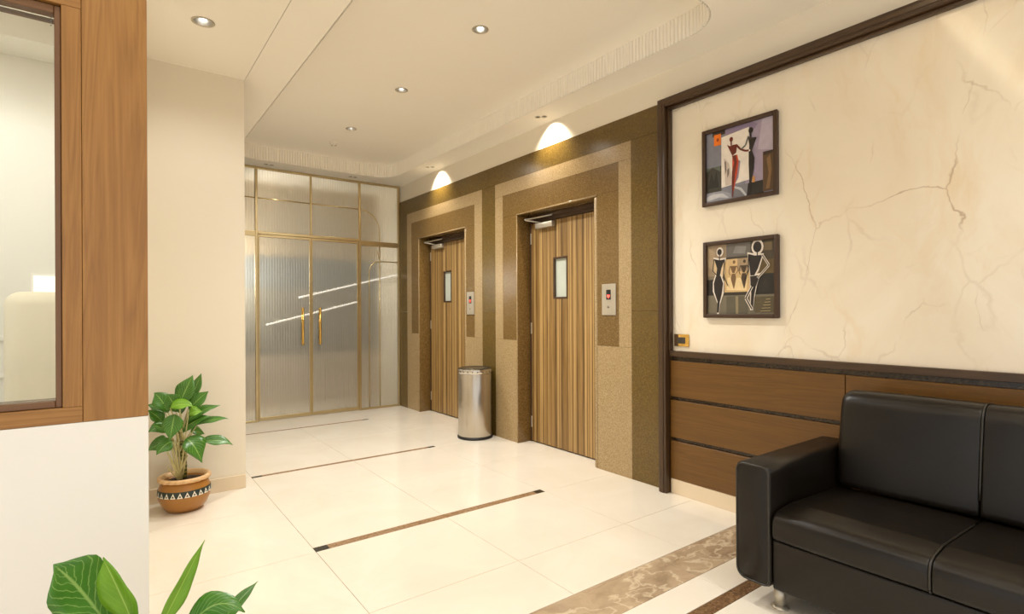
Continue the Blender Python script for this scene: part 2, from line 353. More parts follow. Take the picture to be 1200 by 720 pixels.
box('tray_glow_sheet', -.5, 2.66, 1.058, 1.066, 3.036, 3.184, emit('tray_glow', (1, .85, .58), 3.6), ce)  # unseen glowing sheet added so the marble reflects a bright edge

# ------------------------------------------------ right wall: structure, granite, marble
D1, D2_ = (3.18, 4.245), (5.225, 6.35)
wr = boxes('wall_right', [(3.255, 3.7, -2.5, D1[0]-.02, 0, 2.81), (3.255, 3.7, D1[1]+.02, D2_[0]-.02, 0, 2.81), (3.255, 3.7, D2_[1]+.02, 9.3, 0, 2.81),
    (3.255, 3.7, D1[0]-.02, D1[1]+.02, 2.26, 2.81), (3.255, 3.7, D2_[0]-.02, D2_[1]+.02, 2.26, 2.81), (3.235, 3.7, -2.5, 9.3, 2.812, ZS), (3.58, 3.7, 3.1, 6.5, 0, 2.26)], paint)
tag(wr, 'granite and marble clad wall with two recessed doors', 'wall', kind='structure')
def slab(y0, y1, z0, z1, mat, name='granite_slab', x0=XW, x1=3.2545, g=.0006): return box(name, x0, x1, y0+g, y1-g, z0+g, z1-g, mat, wr, .0006)
for yj in zip([2.43, 3.714, 4.753, 5.8], [3.714, 4.753, 5.8, 6.975]): slab(*yj, 2.615, 2.81, gr_outer)
for a, b in ((2.43, 2.798), (4.63, 4.876), (6.71, 6.975)): slab(a, b, 0, 1.3, gr_outer); slab(a, b, 1.3, 2.615, gr_outer)
for (o0, i0, d0, d1, i1, o1) in ((2.798, 2.928, D1[0], D1[1], 4.494, 4.63), (4.876, 5.03, D2_[0], D2_[1], 6.578, 6.71)):
    mid = (o0+o1)/2
    for a, b in ((o0, mid), (mid, o1)): slab(a, b, 2.478, 2.615, gr_light)
    slab(o0, i0, 1.015, 2.478, gr_light); slab(i1, o1, 1.015, 2.478, gr_light)
    slab(o0, d0-.018, 0, 1.015, gr_light); slab(d1+.012, o1, 0, 1.015, gr_light)
    mid = (i0+i1)/2
    for a, b in ((i0, mid), (mid, i1)): slab(a, b, 2.256, 2.478, gr_dark)
    slab(i0, d0-.018, 1.015, 2.256, gr_dark); slab(d1+.012, i1, 1.015, 2.256, gr_dark)
    # granite lining of the opening with a bevelled arris
    box('jamb_lining', XW-.002, 3.40, d1, d1+.0115, 0, 2.244, gr_dark, wr, .004, 2); box('jamb_lining', XW-.002, 3.40, d0-.0175, d0+.02, 0, 2.244, gr_light, wr, .012, 2)
    box('head_lining', XW-.002, 3.40, d0-.0175, d1+.0115, 2.2445, 2.2555, gr_dark, wr, .004, 2)
    tube('bevelled_arris', [(XW-.003, d0-.016, 2.252), (XW-.003, d1+.010, 2.252)], .007, gr_light, wr, 8); tube('bevelled_arris', [(XW-.003, d1+.009, 0), (XW-.003, d1+.009, 2.252)], .005, gr_light, wr, 8)
# marble field
box('marble_slab', XW+.004, 3.2545, .2, 2.43, 1.015, 2.75, marble_m, wr); box('marble_slab', XW+.004, 3.2545, -2.2, .199, 1.015, 2.75, marble_m, wr)
# wainscot
for i, (z0, z1) in enumerate(((.69, .944), (.401, .664), (.106, .374))):
    for a, b in ((1.285, 2.428), (.0, 1.281), (-1.285, -.004), (-2.2, -1.289)): box('wood_panel', 3.212, 3.2545, a, b, z0, z1, wood_panel, wr, .0015)
for z0, z1 in ((.944, .975), (.664, .69), (.374, .401)): box('granite_reveal', 3.233, 3.2545, -2.2, 2.428, z0, z1, gr_reveal, wr)
box('cap_rail', 3.20, 3.2545, -2.2, 2.428, .975, 1.015, wood_dark_h, wr, .002)
bb = box('baseboard_right', 3.214, 3.2545, -2.2, 2.428, 0, .105, skirt_m, None, .002); tag(bb, 'cream tile skirting under the wood panelling', 'skirting', kind='structure')
# picture-frame moulding of dark wood
tr = thing('trim_1', (3.2, 2.46, 0), 'dark brown wood moulding framing the marble wall', 'moulding', kind='structure')
box('post', 3.165, 3.2545, 2.434, 2.497, 0, 2.808, wood_dark, tr, .004, 2); box('head_rail', 3.165, 3.2545, -2.2, 2.4335, 2.748, 2.808, wood_dark_h, tr, .004, 2)
box('bead', 3.195, 3.2335, 2.416, 2.4335, 1.0155, 2.7475, wood_dark, tr, .003, 2); box('bead', 3.195, 3.2335, -2.2, 2.4155, 2.731, 2.7475, wood_dark_h, tr, .003, 2)
box('post_step', 3.16, 3.1648, 2.452, 2.481, 0, 2.79, wood_dark, tr, .001); box('rail_step', 3.16, 3.1648, -2.2, 2.4515, 2.765, 2.79, wood_dark_h, tr, .001)

# ------------------------------------------------ lift lobby doors
pane_m = plain('frosted_pane', (190, 196, 184), .2); 
def lift_door(n, d0, d1, label):
    X = 3.385; t = thing('door_%d' % n, (X, (d0+d1)/2, 0), label, 'door', kind='structure')
    a, b = d0+.055, d1-.03
    box('door_frame', X-.005, X+.09, d1-.028, d1-.0005, 0, 2.205, wood_dark, t, .002); box('door_frame', X-.005, X+.09, d0+.021, d0+.052, 0, 2.205, wood_dark, t, .002); box('door_frame', X-.005, X+.09, d0+.021, d1-.0005, 2.2055, 2.244, wood_dark_h, t, .002); box('door_head', X+.004, X+.09, d0+.053, d1-.029, 2.172, 2.205, wood_dark_h, t, .002)
    w0, w1, zb, zt = b-.525, b-.325, 1.415, 1.81
    sl = boxes('leaf_panel', [(X, X+.045, a, w0, .012, 2.165), (X, X+.045, w1, b, .012, 2.165), (X, X+.045, w0, w1, .012, zb), (X, X+.045, w0, w1, zt, 2.165)], door_m, t)
    box('vision_pane', X+.018, X+.026, w0+.018, w1-.018, zb+.018, zt-.018, pane_m, t)
    for q in ((w0, w0+.018, zb, zt), (w1-.018, w1, zb, zt), (w0+.018, w1-.018, zb, zb+.018), (w0+.018, w1-.018, zt-.018, zt)): box('pane_bead', X-.004, X+.04, *q, wood_dark, t, .002)
    for zc in (.2, 1.13, 2.02): box('hinge', X-.006, X+.002, b+.001, b+.016, zc-.055, zc+.055, satin_m, t, .001)
    h = tube('pull_handle', [(X, a+.035, 1.05), (X-.045, a+.035, 1.06), (X-.045, a+.035, 1.2), (X, a+.035, 1.21)], .008, gold_m, t, 8)
    cl = box('door_closer', X-.05, X-.001, b-.36, b-.11, 2.10, 2.155, satin_m, t, .006, 2)
    tube('closer_arm', [(X-.03, b-.17, 2.16), (X-.11, b-.04, 2.19), (X-.115, b-.035, 2.2)], .008, satin_m, cl, 6); tube('closer_arm', [(X-.11, b-.04, 2.195), (X-.02, b-.33, 2.215)], .008, satin_m, cl, 6)
lift_door(1, *D1, 'striped veneer door with vision pane beside the veined marble wall')
lift_door(2, *D2_, 'striped veneer door with vision pane behind the steel waste bin')

# ------------------------------------------------ glazed screen at the end of the lobby
wb = thing('wall_back', (2.0, YG, 0), 'reeded glass screen in brass bars at the end of the lobby', 'glass screen', kind='structure')
def bar(x0, x1, z0, z1, name='brass_bar', d=.025, par=None, m_=None): return box(name, x0, x1, YG-d, YG+d, z0, z1, m_ or brass_m, par or wb, .003)
bar(XJ, 3.229, 3.005, 3.0295, 'head_bar'); bar(3.205, 3.229, 0, 3.0045, 'side_bar'); bar(XJ, XJ+.02, 0, 3.0045, 'side_bar')
for x in (1.40, 2.66): bar(x-.014, x+.014, 0, 3.0045, 'mullion')
bar(2.031-.011, 2.031+.011, 2.2655, 3.0045, 'mullion')
bar(XJ+.0205, 1.3855, 2.205, 2.265, 'transom'); bar(1.4145, 2.6455, 2.232, 2.265, 'transom'); bar(2.6745, 3.2045, 2.18, 2.245, 'transom')
for a, b in ((XJ+.0205, 1.3855), (2.6745, 3.2045)): bar(a, b, 0, .025, 'sill_bar', .02)
for a, b, z0, z1 in ((XJ+.02, 1.386, 2.265, 3.005), (XJ+.02, 1.386, .025, 2.205), (1.414, 2.02, 2.265, 3.005), (2.042, 2.646, 2.265, 3.005), (2.674, 3.205, 2.245, 3.005), (2.674, 3.205, .025, 2.18)):
    box('glass_pane', a+.001, b-.001, YG-.005, YG+.005, z0+.001, z1-.001, reed_m, wb)
def inlay(pts, name='brass_inlay', r=.0075): return tube(name, [(x, YG-.010, z) for x, z in pts], r, brass_m, wb, 8)
inlay([(XJ+.03, 2.66), (1.384, 2.66)]); inlay([(1.416, 2.66), (2.018, 2.66)]); inlay([(2.044, 2.66), (2.644, 2.66)])
arc = [(2.655+.283*math.sin(t), 2.377+.283*math.cos(t)) for t in [math.pi/2*k/12 for k in range(13)]]
inlay([(2.676, 2.66)]+arc[2:]+[(2.938, 2.25)]); inlay([(2.938, 2.178), (2.938, .027)])
arc2 = [(2.938-.148*math.cos(t), 1.832+.148*math.sin(t)) for t in [math.pi/2*k/10 for k in range(11)]]
inlay([(2.79, .027)]+arc2+[(2.938, 1.98), (3.2, 1.98)]); inlay([(2.905, 2.13)]+[(2.938-.03*math.cos(t)-.005, 1.985+.14*math.cos(t*.9)) for t in [math.pi/2*k/6 for k in range(1, 7)]], r=.006)
def glass_door(n, x0, x1, hx, label):
    t = thing('door_%d' % n, ((x0+x1)/2, YG, .008), label, 'door', kind='structure')
    for a, b, z0, z1, nm in ((x0, x0+.018, .008, 2.23, 'stile'), (x1-.018, x1, .008, 2.23, 'stile'), (x0+.018, x1-.018, 2.20, 2.23, 'top_rail'), (x0+.018, x1-.018, .008, .05, 'bottom_rail')): bar(a, b, z0, z1, nm, .018, t)
    box('glass_pane', x0+.019, x1-.019, YG-.005, YG+.005, .051, 2.199, reed_m, t)
    h = tube('pull_handle', [(hx, YG-.065, .895), (hx, YG-.065, 1.355)], .016, gold_m, t, 12)
    for z in (.98, 1.27): tube('handle_standoff', [(hx, YG-.065, z), (hx, YG-.004, z)], .008, gold_m, h, 8)
glass_door(3, 1.4165, 2.030, 1.915, 'reeded glass door leaf hinged next to the cream wall')
glass_door(4, 2.033, 2.6435, 2.125, 'reeded glass door leaf next to the arched brass inlay')
# space behind the glass: hall with added glowing rods
wh = boxes('wall_hall', [(.62, 3.7, 7.75, 7.85, 0, 3.05), (.62, .80, 7.06, 7.75, 0, 3.05)], plain('hall_paint', (206, 190, 164), .6)); tag(wh, 'grey painted hall seen through the reeded glass', 'wall', kind='structure')
for nm, z0, z1, c in (('dado_panel', 0, .72, (226, 212, 194)), ('wall_panel', .723, 1.62, (158, 156, 146)), ('wall_panel', 1.623, 2.05, (142, 148, 150))): box(nm, .801, 3.254, 7.735, 7.749, z0, z1, plain('hall_%d' % c[0], c, .5), wh, .002)
st = thing('added_glow_rods', (2.3, 7.3, 0), 'two sloping glowing rods added to imitate bright streaks behind the reeded glass', 'glow_streak')
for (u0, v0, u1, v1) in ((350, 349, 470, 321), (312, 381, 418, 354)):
    tube('rail', [aty(u0, v0, 7.0), aty(u1, v1, 7.0)], .010, emit('streak_glow', (1, .95, .86), .95), st, 8)  # added rods glow to imitate bright streaks in the reeded glass
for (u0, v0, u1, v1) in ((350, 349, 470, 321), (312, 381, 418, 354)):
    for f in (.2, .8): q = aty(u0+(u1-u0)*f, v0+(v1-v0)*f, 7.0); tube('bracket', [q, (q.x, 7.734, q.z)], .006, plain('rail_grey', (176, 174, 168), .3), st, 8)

# ------------------------------------------------ left wall, cabin with window
wl = boxes('wall_left', [(.0, XJ-.004, 4.42, 4.56, 0, ZS), (.66, XJ-.004, 4.56, 7.05, 0, ZS), (.0, .092, 2.16, 4.42, 0, ZS)], paint); tag(wl, 'plain cream wall behind the potted plant', 'wall', kind='structure')
bl = box('baseboard_left', .0935, XJ-.006, 4.405, 4.4195, 0, .1, skirt_m, None, .002); tag(bl, 'beige tile skirting along the cream wall', 'skirting', kind='structure')
WY = 2.0; SX = .0955; white_paint = plain('white_wall_paint', (246, 243, 236), .55, 0, .01, 3)
wf = boxes('wall_front', [(-3.1, SX, WY, 2.155, 0, .984)], white_paint); tag(wf, 'white parapet wall below the wood framed window', 'wall', kind='structure')
w1 = thing('window_1', (-.8, WY, .985), 'wood framed cabin window above the white parapet', 'window', kind='structure')
box('pilaster', -.0615, SX, WY, 2.155, .985, ZS, wood_win, w1, .001); box('sill_trim', -1.9, -.0625, WY, 2.155, .985, 1.030, wood_win_h, w1, .001)
box('jamb_trim', -.107, -.0625, WY, 2.155, 1.0305, 2.18, wood_win, w1, .001); box('head_trim', -1.9, -.0625, WY, 2.155, 2.1805, ZS, wood_win_h, w1, .001); box('jamb_trim', -1.9, -1.80, WY, 2.155, 1.0305, 2.18, wood_win, w1, .001)
for q in ((-.123, -.1085, 1.0305, 2.178), (-1.799, -1.78, 1.0305, 2.178)): box('frame_stile', q[0], q[1], WY+.012, 2.09, q[2], q[3], wood_bead, w1, .002)
box('frame_rail', -1.7795, -.1235, WY+.012, 2.09, 1.0305, 1.05, wood_bead, w1, .002); box('frame_rail', -1.7795, -.1235, WY+.012, 2.09, 2.155, 2.178, wood_bead, w1, .002)
gp = box('window_pane', -1.7790, -.124, 2.045, 2.053, 1.0505, 2.1545, clear_m, w1)
tri = pyd('glass_mark', [aty(58, 17.5, 2.0445), aty(62, 17.5, 2.0445), aty(60, 15, 2.0445)]+[aty(x, y, 2.0445) for y in (20, 23, 26, 29) for x, y in ((59, y), (60.5, y), (60.5, y+1.6), (59, y+1.6))], [(0, 1, 2)]+[(3+4*i, 4+4*i, 5+4*i, 6+4*i) for i in range(4)], plain('mark_grey', (150, 148, 140), .5), gp)
cabin_m = plain('cabin_paint', (242, 240, 232), .6, 0, .02, 3)
wc = boxes('wall_cabin', [(-3.1, -.001, 4.42, 4.56, 0, ZS), (-3.2, -3.1, 2.16, 4.56, 0, ZS)], cabin_m); tag(wc, 'pale cabin wall seen through the wood framed window', 'wall', kind='structure')
box('ceiling_beam', -3.1, -.001, 4.12, 4.419, 2.86, ZS, cabin_m, wc); 
for z in (1.15, .93): box('wall_rail', -3.1, -.001, 4.405, 4.4195, z-.014, z+.014, white_paint, wc, .003)
lp = thing('cabin_ceiling_light', (-1.0, 3.2, ZS), 'flat ceiling lamp inside the windowed cabin', 'ceiling light')
box('housing', -1.3, -.7, 2.9, 3.5, ZS-.05, ZS-.001, white_pl, lp, .004); box('diffuser', -1.27, -.73, 2.93, 3.47, ZS-.056, ZS-.0505, emit('cabin_diffuser', (1, .97, .9), 6), lp)
spot(lp, (-1.0, 3.2, ZS-.07), (-1.0, 3.2, 0), SPOT_W['cabin'], 170, .3, (1, .99, .95), .2)
# cabin chair with high back
ch = thing('cabin_chair', (-.40, 3.9, 0), 'beige high-backed chair blurred inside the windowed cabin', 'chair'); chm = plain('chair_beige', (238, 230, 206), .6)
box('backrest', -.46, -.12, 3.93, 4.09, .62, 1.42, chm, ch, .075, 5); box('seat', -.5, -.08, 3.5, 3.925, .42, .5, chm, ch, .02, 2)
for x in (-.47, -.11):
    for y in (3.53, 3.89): tube('leg', [(x, y, 0), (x, y, .43)], .014, chrome_m, ch, 8)
for x in (-.40, -.18): tube('back_post', [(x, 3.92, .47), (x, 3.99, .66)], .012, chrome_m, ch, 8)
w2 = thing('added_glow_panel', (-.37, 4.418, 1.3), 'glowing panel added on the cabin back wall to imitate a bright patch', 'window', kind='structure'); box('glow_panel_frame', -.385, -.235, 4.40, 4.4195, 1.30, 1.545, white_paint, w2, .003); box('window_pane', -.37, -.25, 4.395, 4.3995, 1.32, 1.53, emit('cabin_patch_glow', (.97, 1, .97), .42), w2)  # added panel glows to imitate a bright patch in the cabin glass

# ================================================================== fittings
bulb = emit('bulb', (1, .95, .86), 4)
refl_m = plain('reflector_grey', (200, 198, 192), .3, 1)
def downlight(p, r, label, group, watts, angle=126, h=.045, target=None):
    t = thing('recessed_downlight', p, label, 'downlight', group)
    lathe_open('trim_ring', [(r-.001, 0), (r+.012, 0), (r+.013, -.003), (r+.006, -.005), (r-.002, -.004), (r-.003, .002)], p, satin_m, t)
    lathe_open('reflector', [(r-.002, 0), (r*.86, h*.5), (r*.6, h), (.001, h)], p, refl_m, t)
    lathe('bulb', [(.001, h*.2), (r*.4, h*.3), (r*.5, h*.7), (r*.4, h*.98)], p, bulb, t, 16)
    spot(t, (p.x, p.y, p.z-.012), target or (p.x, p.y, 0), watts, angle, .9); return t
tl = ['tray downlight closest to the striped door beside the marble wall', 'middle downlight of the three along the fluted tray', 'tray downlight next to the smoke detector']
for p, l, an in zip(tray_p, tl, (126, 150, 156)): downlight(p, .042, l, 'downlights in the fluted ceiling tray', SPOT_W['tray'], an)
for p, l in zip(left_p, ['downlight in the plain ceiling before the cream wall', 'downlight in the plain ceiling between the cream wall and the window', 'downlight in the plain ceiling before the wood framed window']): downlight(p, .05, l, 'downlights in the plain ceiling', SPOT_W['left'], 150)
for p, l in zip(near_p, ('downlight in the second tray farthest from the sofa and the window', 'downlight in the second tray before the wood framed window', 'downlight in the second tray beyond the far end of the sofa', 'downlight in the second tray directly before the sofa seats')): downlight(p, .05, l, 'downlights over the seating', SPOT_W['near'], 126)
def twin(p, ax, label, group, watts, target, angle):
    t = thing('twin_spotlight', p, label, 'spotlight', group)
    for x, y in twins(p, ax):
        q = Vector((x, y, p.z)); s = lathe_open('trim_ring', [(.020, .001), (.026, 0), (.026, -.003), (.019, -.003), (.019, .004)], q, satin_m, t, 20)
        lathe_open('baffle', [(.0195, 0), (.016, .03), (.001, .035)], q, black_m, s, 20)
    spot(t, (p.x, p.y, p.z-.006), target, watts, angle, .8, (1, .9, .74), .012)
twin(twin_r[0], (.7, -.7), 'twin spotlight washing the granite over the door beside the marble wall', 'granite wall washers', SPOT_W['twin'], (XW, twin_r[0].y+.0, 2.80), 104)
twin(twin_r[1], (.7, -.7), 'twin spotlight washing the granite over the door near the glass screen', 'granite wall washers', SPOT_W['twin'], (XW, twin_r[1].y+.0, 2.80), 104)
twin(twin_b[0], (1, 0), 'twin spotlight over the glass door leaf next to the cream wall', 'spotlights over the glass screen', SPOT_W['back'], (twin_b[0].x, YG-.1, 0), 80)
twin(twin_b[1], (1, 0), 'twin spotlight over the glass door leaf next to the arched inlay', 'spotlights over the glass screen', SPOT_W['back'], (twin_b[1].x, YG-.1, 0), 80)
hl = thing('hall_wall_light', (.80, 7.4, 1.2), 'lamp added to brighten the hall behind the glass, hidden by the cream wall', 'wall lamp'); box('housing', .8005, .825, 7.3, 7.6, 1.2, 2.4, white_pl, hl, .004); box('diffuser', .8255, .83, 7.32, 7.58, 1.22, 2.38, emit('hall_diffuser', (1, .97, .9), 3), hl)  # unseen lamp added to brighten the hall behind the screen
spot(hl, (.86, 7.4, 1.8), (2.6, 7.5, 1.6), SPOT_W['corridor'], 170, .3, (1, .96, .88), .2)
# smoke detector
p = atz(391, 167, ZT); sd = thing('smoke_detector', p, 'small white smoke detector on the tray ceiling', 'smoke detector'); lathe('base', [(.045, 0), (.047, -.012), (.045, -.014)], p, white_pl, sd, 28); lathe('dome', [(.038, -.0145), (.036, -.028), (.024, -.036), (.001, -.038)], p, white_pl, sd, 28)
for s_ in (-1, 1): lathe('sensor_window', [(.008, -.0375), (.008, -.041), (.001, -.042)], Vector((p.x+s_*.016, p.y-s_*.012, p.z+.004)), black_m, sd, 12)
# lift call panels
def call_panel(yc, label):
    t = thing('lift_call_panel', (XW, yc, 1.265), label, 'call panel', 'lift call panels')
    box('face_plate', XW-.008, XW-.0002, yc-.075, yc+.075, 1.265, 1.517, satin_m, t, .002)
    box('display', XW-.0095, XW-.0081, yc-.024, yc+.024, 1.39, 1.47, black_m, t)
    pyd('arrow', [(XW-.0102, yc+s, z) for s, z in ((-.015, 1.428), (.015, 1.428), (.015, 1.418), (.0, 1.398), (-.015, 1.418))], [(0, 1, 2, 3, 4)], emit('red_led', (1, .06, .04), 3), t)
    tube('push_button', [(XW-.011, yc, 1.33), (XW-.008, yc, 1.33)], .010, chrome_m, t, 16)
call_panel(3.03, 'brushed lift call panel with red arrow beside the moulding of the marble wall')
call_panel(5.109, 'brushed lift call panel with red arrow above the steel waste bin')
# socket
so = thing('socket_plate', (XW, 2.343, 1.047), 'brass framed power socket in the marble above the wood rail', 'socket'); XS = XW+.0035
box('plate', XS-.008, XS, 2.284, 2.403, 1.047, 1.133, gold_m, so, .003, 2); box('switch_module', XS-.011, XS-.0081, 2.372, 2.402, 1.048, 1.132, plain('socket_brown', (70, 48, 24), .35), so, .001); 
sm = box('socket_module', XS-.011, XS-.0081, 2.312, 2.3715, 1.068, 1.112, plain('socket_grey', (66, 62, 54), .4), so, .001)
for dy, dz in ((.012, -.01), (-.012, -.01), (0, .012)): tube('pin_hole', [(XS-.0116, 2.342+dy, 1.09+dz), (XS-.0105, 2.342+dy, 1.09+dz)], .004, black_m, sm, 10)

# ------------------------------------------------ waste bin
BC = Vector((3.04, 4.735, 0)); wbn = thing('waste_bin', BC, 'brushed steel cylindrical waste bin standing against the granite', 'waste bin')
lathe('base_ring', [(.172, 0), (.182, .002), (.183, .02), (.175, .024)], BC, black_m, wbn, 48); lathe('body', [(.172, .0245), (.174, .03), (.174, .66), (.172, .664)], BC, steel_m, wbn, 64)
band = lathe_open('collar', [(.1715, .6645), (.176, .666), (.176, .706), (.172, .71)], BC, chrome_m, wbn, 64)
for k in range(22):
    a = 2*math.pi*k/22; d = Vector((math.cos(a), math.sin(a), 0)); tube('vent_hole', [BC+d*.1755+Vector((0, 0, .686)), BC+d*.1768+Vector((0, 0, .686))], .0065, black_m, band, 10)
lathe('lid', [(.1715, .7105), (.173, .716), (.15, .722), (.135, .715), (.001, .712)], BC, plain('lid_dark', (92, 86, 74), .25, .8), wbn, 48)

# ------------------------------------------------ pictures
def cmat(rgb, r=.45): return plain('print_%d_%d_%d' % rgb, rgb, r, 0, .18, 22)
def picture(y0, y1, z0, z1, label, shapes):
    X = XW+.0035; t = thing('framed_picture', (X, (y0+y1)/2, z0), label, 'picture', 'pictures on the marble wall'); fw = .026
    fm = plain('picture_frame_wood', (66, 44, 26), .4)
    box('backing', X-.012, X-.0005, y0+.003, y1-.003, z0+.003, z1-.003, fm, t)
    for q in ((y0, y0+fw, z0, z1), (y1-fw, y1, z0, z1), (y0+fw, y1-fw, z0, z0+fw), (y0+fw, y1-fw, z1-fw, z1)): box('frame_side', X-.03, X-.0125, *q, fm, t, .004, 2)
    A, B, C_, D_ = y1-fw, y0+fw, z0+fw, z1-fw; V, F, FM, MM = [], [], [], []
    for i, (rgb, poly) in enumerate(shapes):
        n = len(V); x = X-.0128-.00012*i
        for u, v in poly: V.append((x, A+(B-A)*u, C_+(D_-C_)*v))
        F.append(tuple(range(n, n+len(poly)))); mm = cmat(rgb)
        if mm not in MM: MM.append(mm)
        FM.append(MM.index(mm))
    me_center = ((X-.015), (y0+y1)/2, (z0+z1)/2)
    pyd('painted_sheet', V, F, None, t, False, MM, FM, me_center)
def R_(a, b, c, d): return [(a, c), (b, c), (b, d), (a, d)]
def O_(cx, cy, r, n=14, k=1.25): return [(cx+r*math.cos(2*math.pi*i/n), cy+r*k*math.sin(2*math.pi*i/n)) for i in range(n)]
def LN(pts, w, rgb):
    out = []
    for (a, b), (c, d) in zip(pts, pts[1:]):
        l = math.hypot(c-a, d-b) or 1; nx, ny = -(d-b)/l*w/2, (c-a)/l*w/2; out.append((rgb, [(a+nx, b+ny), (c+nx, d+ny), (c-nx, d-ny), (a-nx, b-ny)]))
    return out
BLK, RED, WHT = (34, 26, 22), (104, 34, 22), (226, 214, 200)
pic1 = [((128, 128, 140), R_(0, 1, 0, 1)), ((158, 144, 164), R_(.6, 1, .1, 1)), ((182, 170, 184), [(.78, .6), (1, .55), (1, 1), (.84, 1)]), ((136, 120, 146), [(.6, .75), (.78, .95), (.7, 1), (.3, 1), (.3, .93)]), ((60, 46, 38), R_(.1, .3, .94, 1)),
    ((58, 54, 44), R_(0, .24, .14, .50)), ((92, 100, 88), [(0, .44), (.1, .5), (.22, .42), (.22, .5), (0, .5)]), ((30, 30, 24), [(.02, .2), (.08, .42), (.12, .3), (.16, .44), (.2, .2)]), ((150, 152, 162), [(0, 0), (.4, 0), (.38, .08), (.26, .13), (.12, .14), (0, .12)]), ((196, 196, 200), [(0, .02), (.2, .05), (.36, .02), (.26, .1), (.1, .11), (0, .08)]), ((120, 120, 126), R_(.4, .64, 0, .17)), ((190, 190, 194), [(.42, .15), (.52, .1), (.6, .0), (.62, .02), (.54, .13), (.44, .17)]),
    ((232, 222, 210), [(.24, .18), (.66, .22), (.655, .94), (.24, .90)]), ((206, 190, 178), [(.3, .2), (.42, .2), (.36, .5), (.28, .6)]), ((150, 130, 150), [(.47, .55), (.53, .5), (.5, .28), (.45, .2)]), ((118, 104, 96), [(.29, .54), (.31, .55), (.32, .42), (.3, .36)]), ((120, 108, 98), [(.33, .42), (.36, .44), (.36, .36), (.33, .3)]),
    ((236, 120, 24), [(.125, .80), (.235, .80), (.235, .96), (.125, .96)]), ((150, 60, 14), O_(.185, .88, .02)), ((34, 30, 26), [(.62, 0), (.86, 0), (.86, .18), (.64, .17)]), ((88, 64, 40), R_(.85, 1, .02, .55)), ((126, 96, 60), [(.89, .05), (.93, .25), (.9, .45), (.95, .5), (.97, .3), (.94, .05)]), ((52, 36, 22), [(.86, .5), (1, .52), (1, .55), (.86, .55)]), ((196, 140, 80), R_(.70, .74, .17, .25)),
    ((196, 70, 30), [(.41, .6), (.485, .6), (.505, .5), (.48, .33), (.45, .2), (.43, .1), (.405, .2), (.41, .4)]), (RED, [(.405, .6), (.465, .6), (.48, .5), (.45, .33), (.43, .15), (.42, .02), (.405, .02), (.40, .2), (.405, .38), (.44, .5)]), (RED, [(.33, .775), (.37, .745), (.42, .75), (.485, .745), (.47, .63), (.41, .6)]), (RED, O_(.395, .835, .027)), (RED, R_(.385, .405, .75, .81))] + LN([(.475, .735), (.53, .665), (.6, .625), (.67, .615)], .026, RED) + \
    [(BLK, [(.64, .82), (.685, .785), (.765, .77), (.72, .66), (.70, .60), (.655, .6), (.665, .68)]), (BLK, O_(.685, .885, .033)), (BLK, R_(.672, .695, .78, .86)), (BLK, [(.655, .61), (.70, .61), (.735, .5), (.725, .35), (.69, .17), (.675, .02), (.645, .02), (.66, .2), (.652, .45)])] + LN([(.648, .81), (.61, .70), (.55, .66)], .022, (96, 96, 92)) + [((236, 226, 214), O_(.665, .615, .012))]
def outl(poly, k, rgb=WHT):
    cx = sum(p[0] for p in poly)/len(poly); cy = sum(p[1] for p in poly)/len(poly); out = []
    for x, y in poly:
        l = math.hypot(x-cx, y-cy) or 1; out.append((x+(x-cx)/l*k, y+(y-cy)/l*k))
    return (rgb, out)
fA = [[(.115, .80), (.20, .775), (.285, .785), (.23, .66), (.205, .55), (.145, .55), (.16, .66)], [(.14, .55), (.215, .55), (.255, .44), (.235, .3), (.20, .17), (.185, .02), (.155, .02), (.165, .18), (.115, .32), (.105, .44)]]
fB = [[(.635, .83), (.73, .80), (.835, .80), (.77, .62), (.72, .53), (.665, .53)], [(.66, .52), (.80, .53), (.74, .37), (.715, .25), (.70, .08), (.66, .08), (.675, .28), (.665, .4)]]
pic2 = [((118, 106, 88), R_(0, 1, 0, 1)), ((150, 130, 104), R_(0, .3, .55, 1)), ((168, 146, 116), [(0, .7), (.1, .62), (.12, .9), (0, .98)]), ((104, 98, 92), R_(.3, .66, .8, 1)), ((130, 126, 122), [(.4, .86), (.58, .84), (.6, .94), (.44, .96)]), ((70, 60, 46), R_(.66, 1, .74, 1)), ((108, 92, 66), R_(.72, .96, .86, .97)), ((96, 78, 46), R_(.78, 1, .55, .74)), ((44, 38, 32), R_(0, .3, .27, .5)), ((36, 32, 28), R_(.64, 1, .27, .55)), ((112, 104, 86), R_(0, 1, 0, .265)), ((92, 86, 70), R_(.3, .62, .0, .25)), ((140, 126, 96), R_(.44, .48, .0, .25)), ((84, 74, 52), R_(.72, 1, .02, .24)), ((52, 44, 34), R_(.26, .66, .265, .31)),
    ((66, 56, 44), R_(.27, .66, .78, .81)), ((204, 172, 122), R_(.27, .65, .31, .78)), ((226, 200, 150), [(.3, .34), (.6, .33), (.62, .5), (.32, .52)]), ((160, 138, 108), R_(.47, .65, .6, .78))]
for dx, c in ((.41, (116, 88, 58)), (.565, (72, 54, 38))): pic2 += [(c, O_(dx+.01, .735, .02)), (c, [(dx-.05, .68), (dx+.05, .68), (dx+.015, .58), (dx-.015, .58)]), (c, [(dx-.025, .57), (dx+.03, .57), (dx+.04, .5), (dx+.01, .36), (dx-.0, .36), (dx-.04, .5)])] + LN([(dx-.05, .68), (dx-.07, .6), (dx-.05, .55)], .01, c) + LN([(dx+.05, .68), (dx+.075, .62), (dx+.04, .57)], .01, c)
for k in range(5): pic2 += LN([(.8+.02*k, .04+.04*k), (.94, .045+.04*k)], .008, (168, 150, 110))
pic2 += [outl(q, .028) for q in fA+fB] + [(WHT, O_(.205, .895, .055)), (WHT, O_(.765, .915, .085))]
